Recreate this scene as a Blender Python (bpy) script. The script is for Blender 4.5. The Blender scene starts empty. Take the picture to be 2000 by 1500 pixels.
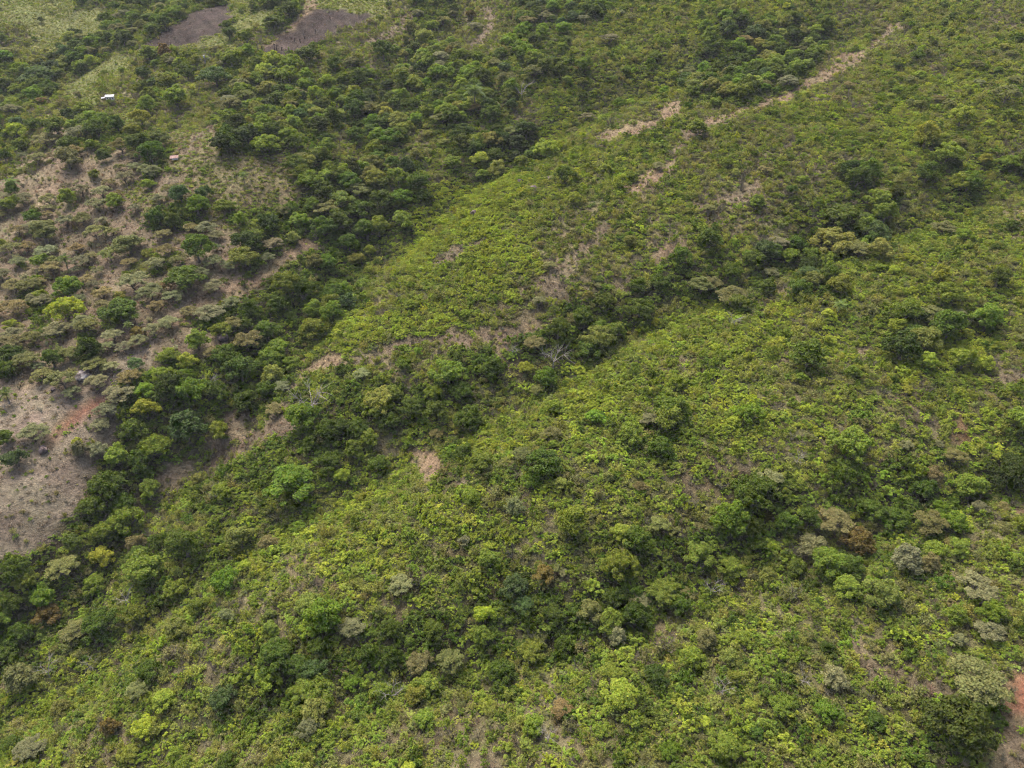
import bpy, math, random
import numpy as np
from mathutils import Vector

rng = np.random.default_rng(7)
random.seed(7)
sc = bpy.context.scene
col = sc.collection

# ------------------------------------------------------------------ camera, sky, sun, exposure
CAM_Z, PITCH, HFOV = 104.0, math.radians(33.0), math.radians(70.0)
W, H = 2000.0, 1500.0                                   # photograph size, used to survey positions
F = (W / 2) / math.tan(HFOV / 2)
cam_d = bpy.data.cameras.new('camera')
cam_d.sensor_width = 36.0
cam_d.lens = 18.0 / math.tan(HFOV / 2)
cam_d.clip_start, cam_d.clip_end = 1.0, 6000.0
cam = bpy.data.objects.new('camera', cam_d)
cam.location = (0, 0, CAM_Z)
cam.rotation_euler = (math.pi / 2 - PITCH, 0, 0)
col.objects.link(cam)
sc.camera = cam

SUN_AZ, SUN_EL = math.atan2(-0.5, 0.8), math.radians(62)  # azimuth from +Y towards +X
world = bpy.data.worlds.new('World')
sc.world = world
world.use_nodes = True
wn = world.node_tree
bg = wn.nodes['Background']
sky = wn.nodes.new('ShaderNodeTexSky')
sky.sky_type = 'NISHITA'
sky.sun_disc = False
sky.sun_elevation = SUN_EL
sky.sun_rotation = SUN_AZ
sky.dust_density = 7.0
sky.air_density = 0.8
sky.ozone_density = 0.6
wn.links.new(sky.outputs[0], bg.inputs[0])
bg.inputs[1].default_value = 0.15
sun_d = bpy.data.lights.new('sun', 'SUN')
sun_d.energy = 1.5
sun_d.angle = math.radians(30)
sun_d.color = (1.0, 0.94, 0.84)
sun = bpy.data.objects.new('sun', sun_d)
sd = Vector((math.sin(SUN_AZ) * math.cos(SUN_EL), math.cos(SUN_AZ) * math.cos(SUN_EL), math.sin(SUN_EL)))
sun.rotation_euler = (-sd).to_track_quat('-Z', 'Y').to_euler()
sun.location = (0, 0, 400)
col.objects.link(sun)
sc.view_settings.view_transform = 'Standard'
sc.view_settings.look = 'None'
sc.view_settings.exposure = 1.5
sc.view_settings.gamma = 1.0
sc.view_settings.use_curve_mapping = False
sc.render.engine = 'CYCLES'
sc.cycles.max_bounces = 4
sc.cycles.diffuse_bounces = 3
sc.cycles.glossy_bounces = 1
sc.cycles.transmission_bounces = 2
sc.cycles.transparent_max_bounces = 4
sc.cycles.volume_bounces = 0
sc.cycles.use_denoising = True
sc.cycles.denoiser = 'OPENIMAGEDENOISE'
sc.cycles.denoising_input_passes = 'RGB_ALBEDO_NORMAL'
sc.cycles.denoising_prefilter = 'NONE'
sc.cycles.filter_width = 1.15
sc.cycles.use_adaptive_sampling = True
sc.cycles.adaptive_threshold = 0.03
sc.cycles.adaptive_min_samples = 12

# ------------------------------------------------------------------ survey of the slope (photo pixels -> ground)
CP, SP = math.cos(PITCH), math.sin(PITCH)

def ray(px, py):
    u, v = (px - W / 2) / F, (H / 2 - py) / F
    return np.array([u, CP + v * SP, -SP + v * CP])

def project(x, y, z):
    dz = z - CAM_Z
    depth = y * CP - dz * SP
    up = y * SP + dz * CP
    depth = np.maximum(depth, 1e-3)
    return W / 2 + F * x / depth, H / 2 - F * up / depth, depth

AX, AY = 0.075, 0.205

def plane_hit(px, py):
    d = ray(px, py)
    t = CAM_Z / (AX * d[0] + AY * d[1] - d[2])
    return d[0] * t, d[1] * t

GULLIES = [  # (polyline in photo pixels, depth, half width)
    ([(1640, 40), (1500, 90), (1330, 120), (1180, 170), (1050, 240), (920, 320), (790, 410), (650, 500), (570, 600), (500, 700), (440, 790), (320, 860), (215, 950), (120, 1060), (-40, 1170), (-200, 1280)], 12.5, 15.0),
    ([(900, 20), (760, 130), (720, 230), (705, 320), (690, 420)], 9.5, 13.0),
    ([(2100, 290), (1900, 370), (1750, 410), (1600, 460), (1420, 530), (1250, 600), (1110, 680), (970, 755), (760, 850), (620, 920), (510, 965), (300, 1090), (110, 1240), (-60, 1320), (-200, 1400)], 10.5, 13.0),
    ([(2100, 880), (1960, 915), (1820, 960), (1650, 1030), (1500, 1065), (1250, 1180), (960, 1260), (720, 1310), (520, 1335), (330, 1420), (200, 1540)], 8.5, 11.0),
    ([(2100, 600), (1880, 645), (1720, 665), (1560, 640)], 4.5, 9.0),
    ([(120, -20), (110, 80), (60, 150), (-60, 230)], 6.0, 14.0),
    ([(330, 20), (230, 80), (120, 150)], 4.0, 10.0),
]
KNOLLS = [(480, 320, 6.0, 26.0), (170, 330, 3.0, 20.0), (610, 30, 4.0, 22.0), (380, 50, 3.0, 20.0)]

def vnoise(x, y, s, seed):
    r = np.random.default_rng(seed)
    tab = r.random((64, 64))
    x, y = np.asarray(x) / s, np.asarray(y) / s
    xi, yi = np.floor(x).astype(int), np.floor(y).astype(int)
    fx, fy = x - xi, y - yi
    fx, fy = fx * fx * (3 - 2 * fx), fy * fy * (3 - 2 * fy)
    g = lambda a, b: tab[a % 64, b % 64]
    return (g(xi, yi) * (1 - fx) + g(xi + 1, yi) * fx) * (1 - fy) + (g(xi, yi + 1) * (1 - fx) + g(xi + 1, yi + 1) * fx) * fy - 0.5

def seg_dist(x, y, pts):
    best = np.full(np.shape(x), 1e9)
    for (x0, y0), (x1, y1) in zip(pts[:-1], pts[1:]):
        dx, dy = x1 - x0, y1 - y0
        t = np.clip(((x - x0) * dx + (y - y0) * dy) / (dx * dx + dy * dy), 0, 1)
        best = np.minimum(best, np.hypot(x - x0 - t * dx, y - y0 - t * dy))
    return best

G_WORLD = [([plane_hit(*p) for p in pl], d, w) for pl, d, w in GULLIES]
K_WORLD = [(*plane_hit(kx, ky), a, s) for kx, ky, a, s in KNOLLS]

def height_exact(x, y):
    z = AX * x + AY * y
    for pts, d, w in G_WORLD:
        dist = np.sqrt(seg_dist(x, y, pts) ** 2 + 6.0)
        z = z - d * np.exp(-dist / w)
    for kx, ky, a, s in K_WORLD:
        z = z + a * np.exp(-((x - kx) ** 2 + (y - ky) ** 2) / (s * s))
    z = z + 2.6 * vnoise(x, y, 34.0, 1) + 1.2 * vnoise(x, y, 13.0, 2) + 0.5 * vnoise(x, y, 5.0, 3)
    far = np.clip((np.hypot(x, y) - 420) / 500, 0, 1)
    return z + far * 40 * vnoise(x, y, 160.0, 4) + 1.2

GX0, GX1, GY0, GY1 = -420.0, 420.0, 0.0, 600.0
hx, hy = np.arange(GX0, GX1 + 1), np.arange(GY0, GY1 + 1)
HGT = height_exact(*np.meshgrid(hx, hy, indexing='ij'))

def hgt(x, y):
    u = np.clip(np.asarray(x, float) - GX0, 0, len(hx) - 1.001)
    v = np.clip(np.asarray(y, float) - GY0, 0, len(hy) - 1.001)
    i, j = u.astype(int), v.astype(int)
    a, b = u - i, v - j
    return (HGT[i, j] * (1 - a) + HGT[i + 1, j] * a) * (1 - b) + (HGT[i, j + 1] * (1 - a) + HGT[i + 1, j + 1] * a) * b

TS = np.arange(40.0, 640.0, 0.5)

def at(px, py, lift=0.0):
    """ground point whose spot LIFT metres above it is seen at this pixel; also its distance"""
    d = ray(px, py)
    p = d[None, :] * TS[:, None]
    below = p[:, 2] + CAM_Z - hgt(p[:, 0], p[:, 1]) - lift < 0
    k = int(np.argmax(below)) if below.any() else len(TS) - 1
    t = TS[k]
    x, y = d[0] * t, d[1] * t
    return float(x), float(y), float(hgt(x, y)), float(t)      # t = depth, since |ray| has unit depth

# vegetation survey: one letter per 50 x 50 pixel square of the photograph
# B lime shrubs, b lime mixed, m green shrubs, o olive dry shrubs, d dry bare, h dry grass, y green grass, D dark wood, T mixed wood, p pasture trees
CMAP = """
yyyTTDDDTyDDyyydTTooTTTDmmmmmbmmmoommmoo
oyyDDTTyyTddTTdTToddTTmmmmmbDDDDmmdommom
TTDTyTTToTTTTTTTDTTDDDTmmmmDDDDDodmmommm
DDTyooTooTTTTDDDDDDDTmmmmbmDDDTmdommmbmm
TooDTyooTTDDDDDDTDDDommmddmodommbombmbmB
TopDDDhhhDDDDoTDomDDDbmdmTmommommmbBmmbo
opppppDhhhhhDDDTDoDDDbbmmmdmmomooommDbmD
pdppphohhhhhDDDDDBBBbbmmbdmddoommDDmmDDm
ppppopDDhTDDDDDDBBBBBbobmdmdoomTDDTmmmmo
pppooppTpDDDDDDbBBBBbooomdommooDDDDmmmmb
ppppooTTpdDDDDmmBbBBBododmDDTmDTTmbbmbbm
pTooTpppdDDDDDmombBBodoTDDDDDToDDbbbbbmb
pTppTTpdDDDDDBBBBBmodmDDDmbbbbbbmmmbbDDm
DppDpdTTDDTTbboomobdDDDmbbbbbbmbbbmDDBBm
DpppdTTTTTDdmDmoomDDoDbbbbombbommbbBBbbd
dppddTDDTTTDmTDDTDDmbbBBbmmbbboobmoombom
ddddDDDDDddmTDDTmbbbbbbmbbbmbmbboomodbbm
pdpdDDDodmoTDDbomTbbbbbbTDmbbmooomoombmD
dddDDDdoTTDDDmbbdTmmTTbmbboddmmmmDTDmDDD
ddTDDoomTTmmbbbbbbboobbbmboomDDDoDDDDDDd
ddDDTommmmbbbbbbbbbbbobmmommDDDmoomTDmoo
DTTbTDDmmmbbbbbbbobbobmTDDDDDDmoooTDmmom
DDTTTDTmmbboobbommbbmomDDDDDDmTDDTmmTooo
DDTTmmTTmoobbboommDDDDDDDTmmmoommTTmmmmo
DTTDmmmobboDomTDDDDTDDDoDommmmmmmdmmmoom
TDmmmmoooDDmDTTDTDDTmDTTmomommmmmdommomm
obbmTmoooTDDmTTTTmTmomTDDDmTmmmommddoddd
bbbbmmmbmmDDommommmoommTDDmmmmmmoomodDod
mbomobbbmmmmbmmooooooommmmmmmmmmbmomDDDd
bmboobbmoommmmommdomodoommmmmmommmmDDDdd
""".split()
CMAP = [(r + r[-1] * 40)[:40] for r in CMAP]
CARR = np.array([list(r) for r in CMAP])
CARR[:, 10:][CARR[:, 10:] == 'd'] = 'o'
_lf = np.zeros(CARR.shape, bool); _lf[6:14, :9] = True
_br = np.random.default_rng(5).random(CARR.shape)
_up = np.zeros(CARR.shape, bool); _up[:8, :20] = True
CARR[_lf & np.isin(CARR, ['T', 'o', 'D']) & (_br < 0.6)] = 'p'
CARR[_up & (CARR == 'D') & (_br < 0.30)] = 'T'
CARR[_up & (CARR == 'T') & (_br > 0.72)] = 'o'

# ground patches (photo pixels): name, polygon
PATCHES = [
    ('burnt', [(243, 106), (275, 95), (310, 70), (360, 35), (400, 15), (455, 10), (447, 35), (430, 60), (395, 76), (350, 90), (300, 97)]),
    ('burnt', [(500, 110), (530, 85), (570, 60), (598, 32), (612, 15), (660, 18), (725, 30), (715, 48), (670, 56), (640, 75), (600, 92), (560, 115)]),
    ('tan', [(505, 100), (550, 65), (590, 20), (605, 0), (625, 0), (612, 15), (592, 40), (560, 68), (520, 95)]),
    ('grass', [(380, 95), (440, 60), (470, 35), (540, 15), (535, 40), (480, 60), (420, 85)]),
    ('grass', [(120, 182), (150, 150), (200, 120), (230, 105), (262, 110), (220, 140), (180, 170), (140, 192)]),
    ('grass', [(0, 30), (60, 10), (110, 40), (200, 10), (210, 60), (180, 85), (60, 60)]),
    ('dry', [(715, 82), (760, 60), (800, 25), (822, 22), (785, 65), (730, 92)]),
    ('dry', [(905, 98), (940, 65), (950, 20), (968, 20), (958, 70), (920, 102)]),
    ('tan', [(1700, 95), (1645, 105), (1610, 138), (1550, 170), (1490, 200), (1420, 222), (1375, 238), (1385, 246), (1460, 222), (1530, 198), (1590, 170), (1640, 146), (1690, 118)]),
    ('tan', [(1735, 52), (1760, 42), (1780, 46), (1750, 62)]),
    ('tan', [(1332, 200), (1295, 205), (1265, 235), (1205, 245), (1165, 265), (1190, 277), (1245, 264), (1295, 240), (1332, 222)]),
    ('tan', [(1335, 298), (1300, 318), (1250, 342), (1212, 375), (1225, 387), (1272, 362), (1312, 332)]),
    ('dry', [(1485, 338), (1460, 356), (1425, 376), (1385, 392), (1335, 392), (1375, 408), (1445, 398), (1488, 366)]),
    ('tan', [(1342, 462), (1300, 478), (1265, 505), (1272, 522), (1312, 502), (1345, 482)]),
    ('dry', [(1070, 528), (1090, 556), (1115, 572), (1135, 590), (1100, 598), (1072, 578), (1056, 550)]),
    ('tan', [(1044, 616), (1048, 640), (1018, 664), (985, 694), (962, 692), (985, 658), (1015, 632)]),
    ('dry', [(755, 672), (800, 658), (860, 648), (892, 636), (918, 656), (925, 688), (880, 684), (850, 668), (800, 676), (765, 688)]),
    ('tan', [(575, 718), (610, 698), (640, 688), (695, 700), (672, 717), (640, 722), (600, 733)]),
    ('dry', [(370, 918), (430, 878), (470, 862), (510, 842), (536, 812), (582, 800), (594, 830), (582, 856), (540, 856), (500, 872), (450, 900), (400, 920)]),
    ('tan', [(800, 882), (860, 876), (872, 925), (818, 930)]),
    ('dry', [(875, 948), (918, 928), (912, 948), (890, 960)]),
    ('dry', [(1425, 916), (1455, 895), (1492, 918), (1440, 934)]),
    ('dry', [(1645, 680), (1702, 676), (1698, 692), (1658, 695)]),
    ('red', [(1866, 806), (1896, 826), (1886, 868), (1862, 856)]),
    ('dry', [(1950, 728), (2040, 732), (2040, 746), (1955, 742)]),
    ('clay', [(1962, 1335), (1992, 1312), (2080, 1305), (2080, 1398), (1985, 1402), (1964, 1372)]),
    ('dry', [(1650, 1215), (1692, 1245), (1722, 1288), (1765, 1328), (1802, 1342), (1872, 1325), (1890, 1352), (1800, 1385), (1725, 1325), (1675, 1272)]),
    ('dry', [(1945, 1370), (1975, 1408), (2060, 1420), (2060, 1520), (1925, 1520), (1955, 1450)]),
    ('dry', [(885, 1465), (960, 1458), (975, 1520), (880, 1520)]),
    ('dry', [(1060, 1440), (1110, 1432), (1105, 1455), (1070, 1458)]),
    ('red', [(85, 845), (112, 822), (145, 790), (198, 772), (192, 806), (150, 830), (118, 868), (96, 878)]),
    ('pasture', [(-150, 740), (60, 755), (150, 758), (200, 715), (250, 680), (312, 645), (305, 700), (245, 765), (238, 830), (192, 905), (150, 990), (110, 1062), (0, 1105), (-150, 1160)]),
    ('tan', [(305, 660), (330, 622), (400, 588), (470, 560), (520, 512), (600, 466), (625, 482), (562, 524), (490, 560), (420, 600), (350, 640)]),
    ('dry', [(945, 455), (990, 440), (985, 452), (950, 466)]),
    ('dry', [(1215, 385), (1190, 430), (1150, 470), (1085, 520), (1070, 530), (1062, 545), (1090, 548), (1130, 520), (1175, 470), (1215, 420)]),
    ('dry', [(1265, 515), (1240, 545), (1200, 560), (1210, 566), (1255, 550), (1280, 522)]),
    ('dry', [(925, 640), (960, 655), (990, 640), (1030, 610), (1060, 590), (1085, 590), (1040, 622), (980, 665), (930, 668)]),
    ('dry', [(690, 700), (730, 690), (765, 680), (770, 692), (735, 704), (695, 716)]),
    ('dry', [(840, 505), (900, 480), (950, 462), (960, 470), (900, 500), (845, 520)]),
    ('dry', [(1380, 240), (1340, 255), (1300, 300), (1325, 300), (1360, 268), (1395, 250)]),
    ('dry', [(1690, 95), (1720, 70), (1740, 50), (1755, 56), (1735, 78), (1705, 105)]),
    ('dry', [(350, 300), (385, 265), (410, 240), (420, 243), (395, 275), (362, 305)]),
    ('dry', [(560, 740), (545, 790), (530, 812), (545, 815), (570, 790), (580, 745)]),
    ('red', [(1985, 990), (2060, 985), (2060, 1015), (1990, 1010)]),
]

def inside(px, py, poly):
    r = np.zeros(np.shape(px), bool)
    n = len(poly)
    for i in range(n):
        (x0, y0), (x1, y1) = poly[i], poly[(i + 1) % n]
        if y0 == y1:
            continue
        c = ((y0 > py) != (y1 > py)) & (px < (x1 - x0) * (py - y0) / (y1 - y0) + x0)
        r ^= c
    return r

def survey(x, y, z, warp=20.0):
    """letter and patch index of ground points"""
    px, py, dep = project(x, y, z)
    n1 = vnoise(x, y, 9.0, 21) + 0.5 * vnoise(x, y, 3.0, 22)
    n2 = vnoise(x, y, 9.0, 23) + 0.5 * vnoise(x, y, 3.0, 24)
    ks = np.clip(150.0 / dep, 0.45, 1.4)
    wx, wy = px + n1 * 2 * warp * 1.6 * ks, py + n2 * 2 * warp * ks
    c = CARR[np.clip((wy // 50).astype(int), 0, 29), np.clip((wx // 50).astype(int), 0, 39)]
    e1, e2 = vnoise(x, y, 2.2, 25) + 0.7 * vnoise(x, y, 5.5, 27), vnoise(x, y, 2.2, 26) + 0.7 * vnoise(x, y, 5.5, 28)
    sx, sy = px + (n1 * 14 + e1 * 34) * ks, py + (n2 * 8 + e2 * 17) * ks
    pid = np.full(np.shape(x), -1)
    for k, (nm, poly) in enumerate(PATCHES):
        hit = inside(sx, sy, poly) & (pid < 0)
        pid[hit] = k
    return px, py, dep, c, pid

# ------------------------------------------------------------------ materials
def new_mat(name):
    m = bpy.data.materials.new(name)
    m.use_nodes = True
    nt = m.node_tree
    for n in list(nt.nodes):
        nt.nodes.remove(n)
    out = nt.nodes.new('ShaderNodeOutputMaterial')
    return m, nt, out

def N(nt, typ, **kw):
    n = nt.nodes.new(typ)
    for k, v in kw.items():
        setattr(n, k, v)
    return n

def foliage_mat(name, transl):
    m, nt, out = new_mat(name)
    L = nt.links.new
    a = N(nt, 'ShaderNodeAttribute', attribute_type='INSTANCER', attribute_name='tint')
    lv = N(nt, 'ShaderNodeAttribute', attribute_type='GEOMETRY', attribute_name='lv')
    hsv = N(nt, 'ShaderNodeHueSaturation')
    mh = N(nt, 'ShaderNodeMapRange'); mh.inputs[3].default_value = 0.478; mh.inputs[4].default_value = 0.517
    mv = N(nt, 'ShaderNodeMapRange'); mv.inputs[3].default_value = 0.7; mv.inputs[4].default_value = 1.3
    L(lv.outputs['Fac'], mv.inputs[0])
    fr = N(nt, 'ShaderNodeMath', operation='FRACT')
    mu = N(nt, 'ShaderNodeMath', operation='MULTIPLY'); mu.inputs[1].default_value = 7.31
    L(lv.outputs['Fac'], mu.inputs[0]); L(mu.outputs[0], fr.inputs[0]); L(fr.outputs[0], mh.inputs[0])
    L(mh.outputs[0], hsv.inputs['Hue']); L(mv.outputs[0], hsv.inputs['Value'])
    L(a.outputs['Color'], hsv.inputs['Color'])
    p = N(nt, 'ShaderNodeBsdfPrincipled')
    p.inputs['Roughness'].default_value = 0.6
    p.inputs['Specular IOR Level'].default_value = 0.12
    L(hsv.outputs[0], p.inputs['Base Color'])
    tr = N(nt, 'ShaderNodeBsdfTranslucent')
    hs2 = N(nt, 'ShaderNodeHueSaturation'); hs2.inputs['Hue'].default_value = 0.49; hs2.inputs['Saturation'].default_value = 1.15
    hs2.inputs['Value'].default_value = 1.1
    L(hsv.outputs[0], hs2.inputs['Color']); L(hs2.outputs[0], tr.inputs[0])
    mx = N(nt, 'ShaderNodeMixShader'); mx.inputs[0].default_value = transl
    L(p.outputs[0], mx.inputs[1]); L(tr.outputs[0], mx.inputs[2]); L(mx.outputs[0], out.inputs[0])
    return m

M_LEAF = foliage_mat('foliage', 0.42)

def noisy_mat(name, c1, c2, scale, rough=0.9, bump=0.3, c3=None, coords='Object'):
    m, nt, out = new_mat(name)
    L = nt.links.new
    tc = N(nt, 'ShaderNodeTexCoord')
    n1 = N(nt, 'ShaderNodeTexNoise'); n1.inputs['Scale'].default_value = scale; n1.inputs['Detail'].default_value = 6
    L(tc.outputs[coords], n1.inputs['Vector'])
    r = N(nt, 'ShaderNodeValToRGB')
    r.color_ramp.elements[0].position, r.color_ramp.elements[1].position = 0.35, 0.65
    r.color_ramp.elements[0].color = (*c1, 1); r.color_ramp.elements[1].color = (*c2, 1)
    if c3:
        e = r.color_ramp.elements.new(0.52); e.color = (*c3, 1)
    L(n1.outputs[0], r.inputs[0])
    p = N(nt, 'ShaderNodeBsdfPrincipled'); p.inputs['Roughness'].default_value = rough
    p.inputs['Specular IOR Level'].default_value = 0.2
    L(r.outputs[0], p.inputs['Base Color'])
    b = N(nt, 'ShaderNodeBump'); b.inputs['Strength'].default_value = bump
    L(n1.outputs[0], b.inputs['Height']); L(b.outputs[0], p.inputs['Normal'])
    L(p.outputs[0], out.inputs[0])
    return m

M_BARK = noisy_mat('bark', (0.06, 0.05, 0.04), (0.17, 0.14, 0.11), 3.0)
M_DEAD = noisy_mat('bleached_wood', (0.14, 0.125, 0.11), (0.28, 0.26, 0.23), 4.0)
M_CHAR = noisy_mat('charred_wood', (0.008, 0.007, 0.006), (0.05, 0.035, 0.03), 4.0)
M_ROCK = noisy_mat('pale_rock', (0.05, 0.042, 0.045), (0.36, 0.34, 0.32), 0.9, bump=0.8, c3=(0.17, 0.145, 0.14))
M_DROCK = noisy_mat('dark_rock', (0.025, 0.02, 0.022), (0.17, 0.13, 0.12), 1.3, bump=0.8)
M_WHITE = noisy_mat('white_sheet_metal', (0.34, 0.34, 0.36), (0.55, 0.55, 0.56), 1.2, rough=0.45, bump=0.05)
M_WALL = noisy_mat('limewashed_wall', (0.42, 0.41, 0.38), (0.62, 0.60, 0.56), 2.0)
M_RUST = noisy_mat('rusty_sheet_metal', (0.16, 0.09, 0.07), (0.34, 0.24, 0.22), 2.5, rough=0.7)
M_WOOD = noisy_mat('dark_timber', (0.04, 0.03, 0.02), (0.10, 0.075, 0.05), 3.0)

def ground_mat():
    m, nt, out = new_mat('hillside_soil')
    L = nt.links.new
    a = N(nt, 'ShaderNodeAttribute', attribute_type='GEOMETRY', attribute_name='gcol')
    g = N(nt, 'ShaderNodeNewGeometry')
    n1 = N(nt, 'ShaderNodeTexNoise'); n1.inputs['Scale'].default_value = 0.9; n1.inputs['Detail'].default_value = 8; n1.inputs['Roughness'].default_value = 0.7
    n2 = N(nt, 'ShaderNodeTexNoise'); n2.inputs['Scale'].default_value = 0.16; n2.inputs['Detail'].default_value = 5
    n3 = N(nt, 'ShaderNodeTexNoise'); n3.inputs['Scale'].default_value = 3.5; n3.inputs['Detail'].default_value = 4
    for n in (n1, n2, n3):
        L(g.outputs['Position'], n.inputs['Vector'])
    m1 = N(nt, 'ShaderNodeMapRange'); m1.inputs[1].default_value = 0.3; m1.inputs[2].default_value = 0.7; m1.inputs[3].default_value = 0.5; m1.inputs[4].default_value = 1.4
    L(n1.outputs[0], m1.inputs[0])
    m3 = N(nt, 'ShaderNodeMapRange'); m3.inputs[1].default_value = 0.3; m3.inputs[2].default_value = 0.7; m3.inputs[3].default_value = 0.75; m3.inputs[4].default_value = 1.2
    L(n3.outputs[0], m3.inputs[0])
    mm = N(nt, 'ShaderNodeMath', operation='MULTIPLY'); L(m1.outputs[0], mm.inputs[0]); L(m3.outputs[0], mm.inputs[1])
    hs = N(nt, 'ShaderNodeHueSaturation')
    mh = N(nt, 'ShaderNodeMapRange'); mh.inputs[1].default_value = 0.3; mh.inputs[2].default_value = 0.7; mh.inputs[3].default_value = 0.48; mh.inputs[4].default_value = 0.525
    L(n2.outputs[0], mh.inputs[0]); L(mh.outputs[0], hs.inputs['Hue'])
    L(mm.outputs[0], hs.inputs['Value']); L(a.outputs['Color'], hs.inputs['Color'])
    p = N(nt, 'ShaderNodeBsdfPrincipled'); p.inputs['Roughness'].default_value = 0.95; p.inputs['Specular IOR Level'].default_value = 0.1
    L(hs.outputs[0], p.inputs['Base Color'])
    b = N(nt, 'ShaderNodeBump'); b.inputs['Strength'].default_value = 0.8; b.inputs['Distance'].default_value = 0.35
    L(mm.outputs[0], b.inputs['Height']); L(b.outputs[0], p.inputs['Normal'])
    L(p.outputs[0], out.inputs[0])
    return m

M_GROUND = ground_mat()

# ------------------------------------------------------------------ mesh helpers
def mesh_np(name, verts, faces_flat, nper, mat, attrs=None, smooth=False):
    me = bpy.data.meshes.new(name)
    nv, nf = len(verts), len(faces_flat) // nper
    me.vertices.add(nv); me.vertices.foreach_set('co', np.asarray(verts, np.float32).ravel())
    me.loops.add(len(faces_flat)); me.loops.foreach_set('vertex_index', np.asarray(faces_flat, np.int32))
    me.polygons.add(nf)
    me.polygons.foreach_set('loop_start', np.arange(0, nf * nper, nper, dtype=np.int32))
    me.polygons.foreach_set('use_smooth', np.full(nf, smooth))
    me.update(calc_edges=True)
    for an, (dom, typ, data) in (attrs or {}).items():
        at_ = me.attributes.new(an, typ, dom)
        key = {'FLOAT': 'value', 'FLOAT_COLOR': 'color', 'FLOAT_VECTOR': 'vector', 'INT': 'value'}[typ]
        at_.data.foreach_set(key, np.asarray(data, np.int32 if typ == 'INT' else np.float32).ravel())
    if mat:
        me.materials.append(mat)
    return me

def tube(V, Fc, p0, p1, r0, r1, n=6):
    p0, p1 = np.array(p0, float), np.array(p1, float)
    d = p1 - p0
    d /= max(np.linalg.norm(d), 1e-6)
    a = np.cross(d, [0, 0, 1] if abs(d[2]) < 0.9 else [1, 0, 0]); a /= np.linalg.norm(a)
    b = np.cross(d, a)
    k = len(V)
    for p, r in ((p0, r0), (p1, r1)):
        for i in range(n):
            t = 2 * math.pi * i / n
            V.append(tuple(p + (a * math.cos(t) + b * math.sin(t)) * r))
    for i in range(n):
        j = (i + 1) % n
        Fc.append((k + i, k + j, k + n + j, k + n + i))
    Fc.append(tuple(range(k + n, k + 2 * n)))

def path(V, Fc, pts, rads, n=6):
    for (p, q), (r, s) in zip(zip(pts[:-1], pts[1:]), zip(rads[:-1], rads[1:])):
        tube(V, Fc, p, q, r, s, n)

def pymesh(name, V, Fc, mat, smooth=False):
    me = bpy.data.meshes.new(name)
    me.from_pydata(V, [], Fc)
    me.materials.append(mat)
    if smooth:
        me.polygons.foreach_set('use_smooth', np.ones(len(me.polygons), bool))
    me.update()
    return me

def leaf_cloud(name, pos, nrm, size, aspect=1.7, mat=None, tone=None):
    n = len(pos)
    lv = rng.random(n)
    if tone is not None:
        lv = 0.58 * lv + 0.42 * tone
    nrm = nrm / np.linalg.norm(nrm, axis=1, keepdims=True)
    a = np.cross(nrm, rng.normal(size=(n, 3))); a /= np.linalg.norm(a, axis=1, keepdims=True)
    b = np.cross(nrm, a)
    s = (size * rng.uniform(0.6, 1.35, n))[:, None]
    droop = nrm * s * 0.18
    v = np.stack([pos - a * s * aspect * 0.5 - droop, pos + b * s * 0.5, pos + a * s * aspect * 0.5 - droop, pos - b * s * 0.5], 1).reshape(-1, 3)
    return mesh_np(name, v, np.arange(4 * n), 4, mat or M_LEAF, {'lv': ('FACE', 'FLOAT', lv)})

def lobe_points(lobes, n, flat, low=-0.35, inner=0.72):
    w = np.array([l[3] ** 2 for l in lobes]); w /= w.sum()
    k = rng.choice(len(lobes), n, p=w)
    L = np.array(lobes)[k]
    d = rng.normal(size=(n, 3)); d /= np.linalg.norm(d, axis=1, keepdims=True)
    d[:, 2] = np.where(d[:, 2] < low, -d[:, 2], d[:, 2])
    rr = L[:, 3] * (inner + (1 - inner) * rng.random(n) ** 0.5)
    off = d * rr[:, None] * rng.uniform(0.92, 1.12, n)[:, None]
    off[:, 2] *= flat
    return L[:, :3] + off, d, rng.random(len(lobes))[k]

def trunk_mesh(name, lobes, cz, r=0.07, mat=None, fork=0.45, lean=0.06):
    V, Fc = [], []
    f = (rng.uniform(-lean, lean), rng.uniform(-lean, lean), cz * fork)
    path(V, Fc, [(0, 0, -0.25), (f[0] * 0.4, f[1] * 0.4, cz * fork * 0.5), f], [r * 1.35, r * 1.05, r * 0.9], 7)
    big = sorted(lobes, key=lambda l: -l[3])[:7]
    for l in big:
        e = np.array(l[:3]) - [0, 0, l[3] * 0.2]
        mid = np.array(f) * 0.45 + e * 0.55 + [0, 0, -0.06] + rng.normal(size=3) * 0.05
        path(V, Fc, [f, mid, e], [r * 0.62, r * 0.4, r * 0.14], 5)
    return pymesh(name, V, Fc, mat or M_BARK)

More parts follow.
